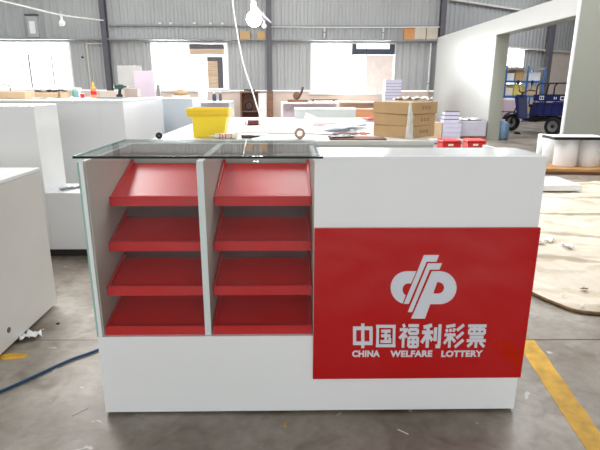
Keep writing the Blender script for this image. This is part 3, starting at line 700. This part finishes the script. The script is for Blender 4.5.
# wall mounted items
o = thing('electric_box', 'grey electric meter box high on the siding at far left', 'electrical box', (-8.43, 15.93, 2.72))
obj('case', box(-.17, .17, -.12, 0, 0, .66, .01), mat('grey_box', (176, 178, 180), .5), o); obj('window', box(-.09, .09, -.128, -.1205, .12, .5), PAP, o, 'pale viewing window'); obj('hood', box(-.2, .2, -.16, 0, .661, .72, .01), STEEL, o)
def bulbfix(name, label, p, r, m, top):
    o = thing(name, label, 'light bulb', p)
    obj('bulb', lathe(nb(), [(.001, -r)]+[(r*math.cos(a_), r*math.sin(a_)) for a_ in [-1.2+.3*i for i in range(9)]]+[(r*.35, r*1.35)], n=20), m, o)
    obj('socket', lathe(nb(), [(r*.36, r*1.36), (r*.36, r*2.1), (r*.2, r*2.2)]), WFR, o)
    obj('cord', cyl(nb(), (0, 0, r*2.2), (0, 0, r*2.2+top), .006), ROPE, o); return o
bulbfix('hanging_bulb', 'unlit white bulb hanging from the cable left of the left column', tuple(at(62, 23, Y=13.5)), .085, BULBOFF, .12)
b1 = at(254, 19, Y=9.0)
bulbfix('lit_lamp', 'glaring lit round lamp hanging beside the middle column', tuple(b1), .15, BULB, 2.4)
b2 = at(264, 26, Y=11.0)
bulbfix('hanging_bulb', 'small white bulb hanging just right of the glaring lamp', tuple(b2), .06, BULBOFF, .2)
# cartons resting on the girt
def gbox(u0, u1, v0, label, m=CARD):
    a = at(u0, 40, Y=15.75); b = at(u1, 40, Y=15.75); h_ = at(u0, v0, Y=15.75).z-2.701
    o = thing('small_carton', label, 'carton', ((a.x+b.x)/2, 15.835, 2.701)); w_ = (b.x-a.x)/2
    obj('body', box(-w_, w_, -.09, .09, 0, h_-.012, .004), m, o); obj('flap', box(-w_, -.005, -.09, .09, h_-.0115, h_), m, o); obj('flap', box(.005, w_, -.09, .09, h_-.0115, h_), m, o); return o
gbox(240, 250, 31, 'brown carton on wall girt left of the middle column'); gbox(257, 266, 31, 'brown carton on wall girt touching the middle column')
gbox(404, 414, 28, 'orange-brown carton on wall girt near the right column', mat('orange_card', (208, 150, 96), .8))
o = thing('sheet_bundle', 'long beige bundle lying on girt against the right column', 'bundle', (4.385, 15.83, 2.701)); obj('bundle', box(-.40, .38, -.09, .09, 0, .38, .03, 2), mat('beige_bundle', (206, 198, 182), .8), o); obj('strap', box(-.03, .0, -.093, .093, -.0, .383), BRN, o)
# conduits
for i, (u, zt, zb, lb) in enumerate(((324.5, 3.09, 2.72, 'short white conduit between girts above right window, left one'), (383, 3.09, 2.72, 'short white conduit between girts above right window, right one'), (431.5, 2.60, .0, 'tall white conduit on siding left of the right column'))):
    x = at(u, 38, Y=15.85).x
    o = thing('conduit', lb, 'conduit', (x, 15.86, zb)); obj('pipe', cyl(nb(), (0, 0, 0), (0, 0, zt-zb), .025), WFR, o)
    obj('clip', box(-.045, .045, -.03, .09, (zt-zb)*.5, (zt-zb)*.5+.03), GIRT, o)
# little lamps along the upper girt
for i, (u, w_) in enumerate(((159, 'first'), (170, 'second'), (193.5, 'third'), (210, 'fourth'), (222, 'fifth'))):
    x = at(u, 25, Y=15.8).x
    o = thing('clamp_lamp', w_+' from the left of small white lamps on upper girt', 'lamp', (x, 15.92, 3.1505), 0, 'small lamps on the upper girt')
    obj('shade', lathe(nb(), [(.045, 0.0), (.05, .05), (.02, .08)]), WFR, o); obj('bracket', box(-.012, .012, .0, .06, .08, .10), STEEL, o)
# siding hatch left of the left column
o = thing('wall_hatch', 'pale framed sheet with two knobs on siding left of the left column', 'panel', (-6.78, 15.9, 1.12))
obj('frame', join(box(-.02, .02, -.02, 0, 0, 1.45), box(.74-.16, .78-.16, -.02, 0, 0, 1.45), box(.02, .58, -.02, 0, 1.41, 1.45)), mat('pale_frame', (206, 202, 194), .6), o)
obj('knob', lathe(nb(), [(.03, -.06), (.03, 0)], (-.17, 0, 1.0), 'Y'), BLK, o); obj('knob', lathe(nb(), [(.03, -.06), (.03, 0)], (.64, 0, 1.0), 'Y'), BLK, o)
# overhead cords
def cord(name, label, pts, r):
    return tag(obj(name, tube(nb(), smoothpath(pts, 10), r), ROPE), label, 'cable')
cord('overhead_cable', 'white cable sagging from the upper left to the left column', [tuple(at(-14, -3, Y=14)), tuple(at(20, 5, Y=14.4)), tuple(at(62, 15, Y=15.0)), tuple(at(103.5, 20.5, Y=15.64))], .022)
cord('overhead_cable', 'thick white cord running down to the middle column near glaring lamp', [tuple(at(246, -8, Y=10)), tuple(at(254, 4, Y=11.5)), tuple(at(262, 14, Y=13)), tuple(at(271, 22.5, Y=15.63))], .03)
cord('overhead_cable', 'long white cord curving down from the roof onto worktable sheets', [tuple(at(231, -10, Y=5.6)), tuple(at(236, 25, Y=5.2)), tuple(at(243, 62, Y=4.8)), tuple(at(252, 90, Y=4.4)), (at(262, 112, Y=4.1).x, 4.0, z+.05), (at(275, 124, Y=3.9).x, 3.8, z+.022), (-.1, 3.7, z+.02)], .008)
cord('overhead_cable', 'thin white cord stretched across the right bay siding', [tuple(at(271, 27, Y=15.65)), tuple(at(360, 27.5, Y=15.65)), tuple(at(440, 27, Y=15.65))], .014)

# ================================================================== RIGHT SIDE
PX = 4.55
bm = nb()
bx(bm, PX, PX+.30, 10.25, 15.0, 0, 2.70); bx(bm, PX, PX+.30, 6.95, 10.25, 2.36, 2.70)
o = struct('wall_booth', bm, WPART)
struct('trim_11', join(box(PX+.004, PX+.298, 10.22, 10.249, .0, 2.359), box(PX, PX+.3, 6.95, 10.22, 2.345, 2.3595)), GRN)
struct('wall_booth_front', box(PX+.02, 9.0, 6.885, 6.948, 0, 3.2), GRN)
struct('trim_12', box(PX-.005, PX+.019, 6.88, 6.949, 0, 3.2), W)
# rolls on a plank
pl = thing('pallet_board', 'tan wooden board on the floor under the white rolls', 'pallet', (4.05, 5.66, 0), -.10)
obj('deck', box(-.42, .75, -.25, .35, .045, .09, .004), PLY, pl)
for y in (-.2, .05, .28): obj('runner', box(-.40, .73, y-.03, y+.03, 0, .0445), BRN, pl)
def roll(x, y, r, h, label, zz):
    o = thing('wrap_roll', label, 'roll', (x, y, zz), 0, 'white rolls standing on the board')
    obj('film', lathe(nb(), [(.04, 0), (r-.006, 0), (r, .008), (r, h-.008), (r-.006, h), (.04, h)], n=40), PAP, o)
    obj('core', lathe(nb(), [(.032, .002), (.0395, .002), (.0395, h-.002), (.032, h-.002), (.032, .002)], n=24), CARD, o); return o
z2 = .0905
fx = lambda u, y: at(u, 165, Y=y).x
roll(fx(564, 5.72), 5.72, .16, .40, 'large white roll at front left of the tan board', z2)
roll(fx(586, 5.72), 5.72, .145, .40, 'white roll in the middle of the tan board', z2)
roll(fx(608, 5.72), 5.72, .145, .40, 'white roll cut by the right edge of the photo', z2)
roll(fx(547.5, 6.35), 6.35, .105, .48, 'slimmer white roll standing on floor behind the front rolls', 0.001)
roll(fx(538, 6.7), 6.68, .065, .47, 'leftmost slender white roll behind the rolls', 0.001)
o = thing('tabletop_board', 'white board with thick black edge lying across the white rolls', 'board', (4.13, 5.72, .4915), -.04)
obj('edge', box(-.40, .36, -.20, .20, 0, .038, .002), BLK, o, 'black edge band'); obj('surface', box(-.395, .355, -.195, .195, .0385, .044), W2, o)
# floor sheet
bm = nb(); NX, NY = 30, 110; rnd = random.Random(21); V = []
fa = [(1.40, 1.40), (1.39, 1.15), (1.46, .97), (1.56, .86), (1.80, .83), (2.4, .86), (3.6, .9)]
def edge_y(x):
    for (x0, y0), (x1, y1) in zip(fa[1:], fa[2:]):
        if x <= x1: return y0+(y1-y0)*max(0, (x-x0))/(x1-x0)
    return fa[-1][1]
for i in range(NX+1):
    col_ = []
    for j in range(NY+1):
        x = 1.39+3.0*(i/NX)**1.3; y0 = edge_y(x); y = y0+(4.75-y0)*(j/NY)
        x += rnd.uniform(-.012, .012)+(j/NY)*(1.35 if i == 0 else 1.35*(1-i/NX))*.75
        zz = .004+.013*rnd.random()+.05*max(0, math.sin(y*5.5+math.sin(x*2.3)*1.1+.4*math.sin(x*7)))**10*(.4+.6*math.sin(x*1.7)**2)
        if j == 0: zz = .006+.008*rnd.random()
        col_.append(bm.verts.new((x, y, zz)))
    V.append(col_)
for i in range(NX):
    for j in range(NY): bm.faces.new((V[i][j], V[i+1][j], V[i+1][j+1], V[i][j+1])).smooth = True
o = obj('floor_sheet', bm, SHEET); sm = o.modifiers.new('s', 'SOLIDIFY'); sm.thickness = .004; sm.offset = 1
tag(o, 'wrinkled beige protective sheet spread over the floor at right', 'sheet')
# dark rolled hem of the sheet
pts = [(1.40, 1.30, .014), (1.395, 1.16, .014), (1.47, .975, .014), (1.56, .865, .014), (1.8, .835, .014), (2.1, .85, .014), (2.5, .87, .014)]
o = tag(obj('dirt_roll', tube(nb(), smoothpath(pts, 8), .009), mat('dusty_brown', (120, 92, 58), .9, var=.3, scale=30)), 'dusty brown cord along the near edge of beige sheet', 'cord')
o = thing('flat_box', 'flat white box lying on the floor sheet behind counter', 'box', (3.30, 4.62, .03)); obj('body', box(-.32, .27, -.30, .30, 0, .06, .003), W2, o); obj('lid', box(-.322, .272, -.302, .302, .0605, .068, .001), W, o)
o.location = (3.12, 4.42, .034)
for i, (u, v, w_) in enumerate(((538, 243, 'leftmost'), (549, 241, 'middle'), (567, 247, 'right-hand'))):
    q = at(u, v, Z=.02); o = obj('film_scrap', sheetmesh(.10, .06, 6, 4, .025, .002, 30+i), PAP, None, None, (q.x, q.y, .026), i*.8); tag(o, w_+' of three bits of white film on the beige sheet', 'plastic film', 'film bits on the sheet')
for i, (u, v, w_) in enumerate(((584, 290, 'brown scrap lying on beige sheet near right edge'), (562, 296, 'pale chip on the beige sheet left of brown scrap'), (582, 307, 'pale chip on the beige sheet in front of brown scrap'))):
    q = at(u, v, Z=.02); o = obj('scrap', sheetmesh(.04 if i == 0 else .018, .018, 4, 3, .01, .003, 40+i), (BRN if i == 0 else PAP), None, None, (q.x, q.y, .024), i*1.1); tag(o, w_, 'scrap')

# blue-grey jug beside the booth jamb
q = at(499, 139, Z=0)
o = thing('plastic_drum', 'blue-grey plastic drum on the floor beside the booth doorway', 'drum', (q.x, q.y-.1, 0))
obj('body', lathe(nb(), [(.13, 0), (.16, .02), (.165, .2), (.16, .36), (.11, .42), (.06, .43)]), JAR, o); obj('cap', lathe(nb(), [(.055, .43), (.055, .47), (.03, .475)]), WFR, o)
q = at(517, 134, Z=0); o = thing('chock', 'small black wedge on the floor in front of cargo tricycle', 'wedge', (q.x, q.y, 0)); obj('wedge', prism(nb(), [(-.08, 0), (.09, 0), (.03, .055), (-.05, .05)], -.05, .05), BLK, o); obj('strap', box(-.02, .02, -.052, .052, .053, .06), STEEL, o)
# stacks by the booth wall
o = thing('panel_pile', 'long pile of grey-lavender panels standing against booth wall', 'pile', (4.10, 10.3, 0))
obj('block', box(-.20, .40, -.15, .5, .10, .44, .004), mat('lilac_grey', (196, 192, 202), .6), o); obj('pallet', box(-.22, .41, -.17, .5, 0, .0995), BRN, o)
bm = nb()
for k in range(14): bx(bm, -.19+k*.043, -.180+k*.043, -.156, -.1505, .11, .435)
obj('panel_edges', bm, LAV, o)
o = obj('paper_heap', sheetmesh(.5, .4, 8, 6, .06, .01, 50), PAP, None, None, (4.2, 10.5, .442)); tag(o, 'white papers heaped on the grey-lavender panel pile', 'paper')
o = thing('carton', 'beige open carton at left end of the lavender panel pile', 'carton', (3.20, 10.2, 0), .1)
obj('body', box(-.2, .2, -.2, .2, 0, .42, .004), CARD2, o); obj('flap', box(-.2, .0, -.2, .2, .421, .43), PAP, o)
for k in range(4):
    o = flatbox(3.64, 10.15, .42, .3, .10, LAV, 'lavender_carton', ('lowest', 'second lowest', 'second highest', 'topmost')[k]+' of four flat lavender cartons stacked by booth', 'carton', .02*k, .0+k*.104, 'lavender cartons stacked by the booth')
for k in range(3):
    o = flatbox(3.62+.01*k, 10.15, .34, .26, .085, LAV, 'lavender_carton', ('lowest', 'middle', 'topmost')[k]+' of three lavender packs on top of the flat lavender cartons', 'carton', -.03*k, .4165+k*.087, 'lavender packs on the flat cartons', STEEL)
o = thing('grey_slab', 'flat light grey slab on the floor behind the red stools', 'slab', (3.35, 9.6, 0), .04); obj('slab', box(-.42, .42, -.14, .14, .02, .09, .004), mat('slab_grey', (196, 200, 204), .6), o); obj('batten', box(-.3, .3, -.1, .1, 0, .0195), BRN, o)
# red stools
def stool(x, y, label, rz):
    o = thing('plastic_stool', label, 'stool', (x, y, 0), rz, 'red plastic stools behind the counter')
    bm = box(-.145, .145, -.145, .145, .40, .45, .022, 3); obj('seat', bm, REDP, o)
    obj('skirt', join(box(-.135, .135, -.14, -.132, .26, .399), box(-.135, .135, .132, .14, .26, .399), box(-.14, -.132, -.131, .131, .26, .399), box(.132, .14, -.131, .131, .26, .399)), REDP, o)
    for sx in (-1, 1):
        for sy in (-1, 1):
            obj('leg', prism(nb(), [(sx*.145+-.022, 0), (sx*.145+.022, 0), (sx*.12+.018, .259), (sx*.12-.018, .259)], sy*.125-.018, sy*.125+.018), REDP, o)
    obj('label_band', box(-.06, .02, -.1425, -.1405, .36, .392), CREAM, o, 'pale sticker')
    return o
s0 = stool(2.36, 6.05, 'left one of the two red plastic stools behind the counter', .05)
dup(s0, (2.76, 6.07, 0), -.04, 'right one of the two red plastic stools behind the counter')

# ------------------------------------------------------------------ cargo tricycle
ra_, fa_ = at(552, 135.5, Z=0), at(511, 130.5, Z=0)
RW = Vector((ra_.x, ra_.y, 0)); dv = Vector((fa_.x-ra_.x, fa_.y-ra_.y, 0)); TS = dv.length/1.557
hd = Matrix.Rotation(math.atan(.42/1.5), 3, 'Z') @ dv.normalized()
print('TRIKE', RW, hd, TS)
tr = thing('cargo_tricycle', 'dark blue cargo tricycle parked beyond the booth doorway', 'tricycle', tuple(RW), math.atan2(hd.y, hd.x))
# local frame: +x forward, +y left (towards the camera side)
tr.location = RW + Vector((hd.y, -hd.x, 0))*.42*TS; tr.scale = (TS, TS, TS)
wr = .235; wl = 1.50
def wheel(x, y, r, wd):
    w = obj('wheel', lathe(nb(), [(r*.62, -wd/2), (r*.9, -wd/2), (r, -wd/4), (r, wd/4), (r*.9, wd/2), (r*.62, wd/2), (r*.62, -wd/2)], (x, y, r), 'Y', 36), TYRE, tr)
    obj('rim', lathe(nb(), [(r*.12, -wd*.2), (r*.5, -wd*.3), (r*.615, -wd*.45), (r*.615, wd*.45), (r*.5, wd*.3), (r*.12, wd*.2)], (x, y, r), 'Y', 30), RIM, w)
    obj('hub', lathe(nb(), [(.04, -wd*.6), (.04, wd*.6)], (x, y, r), 'Y', 16), BLK, w); return w
wheel(0, .42, wr, .11); wheel(0, -.42, wr, .11); wheel(wl, 0, wr, .09)
cb = nb(); bx(cb, -.62, .62, -.46, .46, .50, .54, .004)
for s in (-.46, .445): bx(cb, -.62, .62, s, s+.015, .54, .80)
bx(cb, -.62, -.605, -.445, .445, .54, .80); bx(cb, .605, .62, -.445, .445, .54, .80)
for k in range(6): bx(cb, -.55+k*.21, -.52+k*.21, .461, .475, .54, .80)
bx(cb, -.63, .63, .462, .485, .79, .82); bx(cb, -.63, .63, -.485, -.462, .79, .82)
box_ = obj('cargo_box', cb, TRI, tr)
chars = [nb() for _ in range(4)]
for k, (x, wd) in enumerate(((.45, .13), (.1, .12), (-.12, .12), (-.36, .12))):
    for a, b, c_, d in ((0, wd, .0, .02), (0, wd, .08, .10), (0, .02, .02, .08), (wd-.02, wd, .02, .08), (wd/2-.01, wd/2+.01, .02, .08)):
        if (k+int(a*100)) % 3 != 1: bx(chars[k], x-b, x-a, .4765, .479, .90+c_-.01, .90+d-.01)
ub = nb(); bx(ub, -.62, .62, .455, .475, .86, 1.02); bx(ub, -.62, .62, -.475, -.455, .86, 1.02); bx(ub, .60, .62, -.454, .454, .86, 1.02)
for k in range(5):
    bx(ub, -.60+k*.29, -.57+k*.29, .458, .472, .821, .859)
sb = obj('side_board', ub, TRI, tr); [obj('lettering', b_, PAP, sb, 'white painted character') for b_ in chars]
obj('guard_rail', tube(nb(), smoothpath([(.60, .40, 1.02), (.60, .38, 1.22), (.54, .3, 1.30), (.50, -.3, 1.30), (.58, -.38, 1.22), (.60, -.40, 1.02)], 5), .018), BLK, tr)
obj('guard_rail', tube(nb(), smoothpath([(.30, .44, 1.02), (.26, .44, 1.24), (.18, .44, 1.30), (-.35, .44, 1.30), (-.45, .44, 1.24), (-.48, .44, 1.02)], 5), .018), BLK, tr)
obj('frame', join(box(-.5, .8, -.28, -.22, .38, .44), box(-.5, .8, .22, .28, .38, .44), box(.8, 1.12, -.05, .05, .30, .37), box(.6, .82, -.28, .28, .30, .37), box(-.06, .06, -.36, .36, .30, .37), box(-.3, -.25, -.27, .27, .44, .4995), box(.3, .35, -.27, .27, .44, .4995)), BLK, tr)
obj('footboard', box(.82, 1.16, -.26, .26, .371, .40, .01), TRI, tr)
obj('seat_box', box(.64, .86, -.22, .22, .402, .68, .02, 2), TRI, tr); obj('seat', box(.63, .90, -.24, .24, .681, .76, .03, 3), BLK, tr)
bm = nb(); prism(bm, [(1.16, .37), (1.22, .37), (1.36, .92), (1.30, 1.0), (1.24, .92)], -.20, .20); obj('front_shield', bm, TRI, tr)
obj('fork', join(cyl(nb(), (1.50, .07, .235), (1.34, .07, .75), .02), cyl(nb(), (1.50, -.07, .235), (1.34, -.07, .75), .02), cyl(nb(), (1.34, 0, .75), (1.26, 0, 1.06), .028)), BLK, tr)
f = [(wl+.29*math.cos(a), wr+.29*math.sin(a)) for a in [.1+.26*i for i in range(9)]]; f2 = [(wl+.27*math.cos(a), wr+.27*math.sin(a)) for a in [.1+.26*i for i in range(9)]]
obj('mudguard', prism(nb(), f+f2[::-1], -.08, .08), TRI, tr)
obj('handlebar', tube(nb(), smoothpath([(1.12, .36, 1.10), (1.22, .25, 1.12), (1.27, .08, 1.07), (1.27, -.08, 1.07), (1.22, -.25, 1.12), (1.12, -.36, 1.10)], 5), .016), BLK, tr)
obj('headlight', lathe(nb(), [(.03, 0), (.075, .05), (.08, .10), (.02, .11)], (1.33, 0, .92), 'X'), CHR, tr)
for s in (-1, 1):
    obj('mirror', join(cyl(nb(), (1.2, s*.25, 1.12), (1.22, s*.32, 1.30), .008), cyl(nb(), (1.215, s*.32, 1.33), (1.235, s*.32, 1.33), .06)), BLK, tr)

# ------------------------------------------------------------------ storage rack
ra = thing('storage_rack', 'blue steel storage rack full of boxes behind the cargo tricycle', 'rack', (7.75, 16.3, 0), .35)
RL = 1.25
for x in (-RL, -.45, .5, RL):
    for y in (0, .55): obj('post', box(x-.025, x+.025, y-.02, y+.02, 0, 1.9), RACKB, ra)
lev = (.28, .92, 1.42, 1.86)
for zz in lev: obj('shelf', join(box(-RL+.036, RL-.036, -.02, .02, zz-.07, zz), box(-RL+.036, RL-.036, .53, .57, zz-.07, zz), box(-RL+.04, RL-.04, .021, .529, zz-.03, zz)), (GIRT if zz == 1.86 else RACKB), ra)
MR = ra.matrix_basis
cols = [PAP, CARD2, CREAM, CARD, PINK, mat('yellow_card', (230, 210, 120), .7), WFR]
names = ['white', 'beige', 'cream', 'brown', 'pale pink', 'yellow', 'bright white']
k = 0
sh = {.28: 'bottom', .92: 'middle', 1.42: 'upper'}
for zz in lev[:3]:
    for pos, x in (('left end', -.86), ('centre left', -.22), ('centre right', .20), ('right end', .85)):
        ci = (k*3+1) % 7
        hgt = (.34, .26, .38, .30)[k % 4]*(.95 if zz == 1.42 else 1)
        w_ = .36 if pos.startswith('centre') else .58
        p = Matrix.Rotation(.35, 4, 'Z') @ Vector((x, .27, 0))
        flatbox(7.75+p.x, 16.3+p.y, w_, .42, hgt, cols[ci], 'storage_box', '%s box at %s of %s rack shelf' % (names[ci], pos, sh[zz]), 'box', .35, zz+.001, 'boxes on the blue rack'); k += 1
# objects in front of rack: wrapped furniture pieces left of the tricycle
for i, (x, y, w_, h_, m_, lb) in enumerate(((6.35, 14.9, .5, .75, CARD2, 'beige wrapped bundle left behind the tricycle front wheel'), (7.0, 15.1, .45, .85, PINK, 'pale wrapped bundle behind tricycle handlebar'))):
    o = thing('wrapped_bundle', lb, 'bundle', (x, y, 0), .3)
    obj('bundle', box(-w_/2, w_/2, -.2, .2, 0, h_, .06, 3), m_, o); obj('strap', box(-w_/2-.004, w_/2+.004, -.204, .204, h_*.5, h_*.5+.03), BRN, o)

# ================================================================== FLOOR OBJECTS
pts = [at(-40, 408, Z=.009), at(0, 392, Z=.009), at(35, 376, Z=.009), at(70, 360, Z=.009), at(100, 349, Z=.009)]
e = pts[-1]; pts += [Vector((e.x+.28, .82, .009)), Vector((e.x+.9, 1.05, .009)), Vector((e.x+1.7, 1.2, .009))]
tag(obj('hose', tube(nb(), smoothpath([tuple(q) for q in pts], 8), .0068, 10), BLUEC), 'dark blue hose running across the floor under the counter', 'hose')
q = at(29, 338, Z=0)
o = obj('paper_scrap', sheetmesh(.10, .07, 7, 5, .035, .003, 61), PAP, None, None, (q.x+.01, q.y, .001), .5); tag(o, 'crumpled white paper scrap beside the low left cabinet', 'paper')
q = at(58, 324, Z=0); o = obj('pebble', lathe(nb(), [(.006, 0), (.009, .003), (.005, .007)]), BLK, None, None, (q.x, q.y, .0)); tag(o, 'tiny black crumb on floor between cabinet and counter', 'crumb')
q = at(80, 412, Z=0); o = obj('metal_strip', box(-.032, .032, -.0025, .0025, 0, .002), GIRT, None, None, (q.x, q.y, .0), .85); tag(o, 'thin grey metal strip on floor left of the counter', 'strip')
q = at(403, 432, Z=0); o = obj('cable_tie', box(-.022, .022, -.0015, .0015, 0, .002), PAP, None, None, (q.x, q.y, .0), -.7); tag(o, 'short white plastic tie on the floor in front of counter', 'cable tie')
q = at(285, 425, Z=0); o = obj('chip', box(-.004, .004, -.013, .013, 0, .002), YPAINT, None, None, (q.x, q.y, .0), .05); tag(o, 'small yellow chip on the floor in front of counter', 'chip')
q = at(15, 354, Z=0); prism_ = nb(); prism(prism_, [(-.07, -.02), (-.02, -.035), (.06, -.02), (.07, .015), (-.01, .03), (-.06, .012)], .0002, .001, 'XY')
o = struct('trim_13', prism_, YPAINT); o.location = (q.x-.0, q.y-.02, 0)

# ================================================================== LIGHT
wd = bpy.data.worlds.new('sky'); scene.world = wd; wd.use_nodes = True
nt = wd.node_tree; bg = nt.nodes['Background']; bg.inputs['Color'].default_value = (.93, .97, 1, 1); bg.inputs['Strength'].default_value = 1.6
def area(name, loc, rot, sx, sy, e, col=(1, 1, 1)):
    l = bpy.data.lights.new(name, 'AREA'); l.shape = 'RECTANGLE'; l.size = sx; l.size_y = sy; l.energy = e; l.color = col
    o = bpy.data.objects.new(name, l); COL.objects.link(o); o.location = loc; o.rotation_euler = rot; return o
WE = 110
for i, (a, b, z0) in enumerate(wins):
    area('window_daylight', ((a+b)/2, YB+.35, (z0+ZW1)/2), (-PI/2, 0, 0), b-a, ZW1-z0, WE*(b-a), (.97, .985, 1))
p = TR @ Vector((4.0, .4, 1.85)); area('window_daylight', tuple(p), (-PI/2, 0, A), 1.6, 1.45, WE*1.6, (1, 1, 1))
# unseen roof strips and lamps added to brighten the hall
for i, (x, y) in enumerate(((-5, 7), (0, 7), (4.0, 6.5), (-6, 12), (0, 12), (6.5, 13), (-3.2, 4.2), (4.6, 3.2), (9.5, 15))):
    fr = nb(); bx(fr, x-.65, x+.65, y-2.05, y+2.05, ZT-.03, ZT-.005)
    struct('window_%d' % (10+i), fr, mat('skylight_sheet', (236, 240, 244), .6) if i == 0 else bpy.data.materials['skylight_sheet'])
    area('skylight', (x, y, ZT-.05), (0, 0, 0), 1.2, 4.0, (120, 150, 140, 60, 60, 60, 260, 120, 140)[i], (.98, .99, 1))
area('door_daylight', (0, -8.3, 2.4), (PI/2, 0, 0), 9.8, 2.8, 125, (1, .99, .97))  # added fill lamp behind the camera, lights the counter front
pl_ = bpy.data.lights.new('lamp_glow', 'POINT'); pl_.energy = 60; pl_.shadow_soft_size = .15
o = bpy.data.objects.new('lamp_glow', pl_); COL.objects.link(o); o.location = b1+Vector((0, -.25, -.1))

vs = scene.view_settings
vs.view_transform = 'Standard'; vs.look = 'None'; vs.gamma = 1; vs.use_curve_mapping = False; vs.exposure = .6
scene.cycles.transparent_max_bounces = 16
scene.cycles.max_bounces = 8
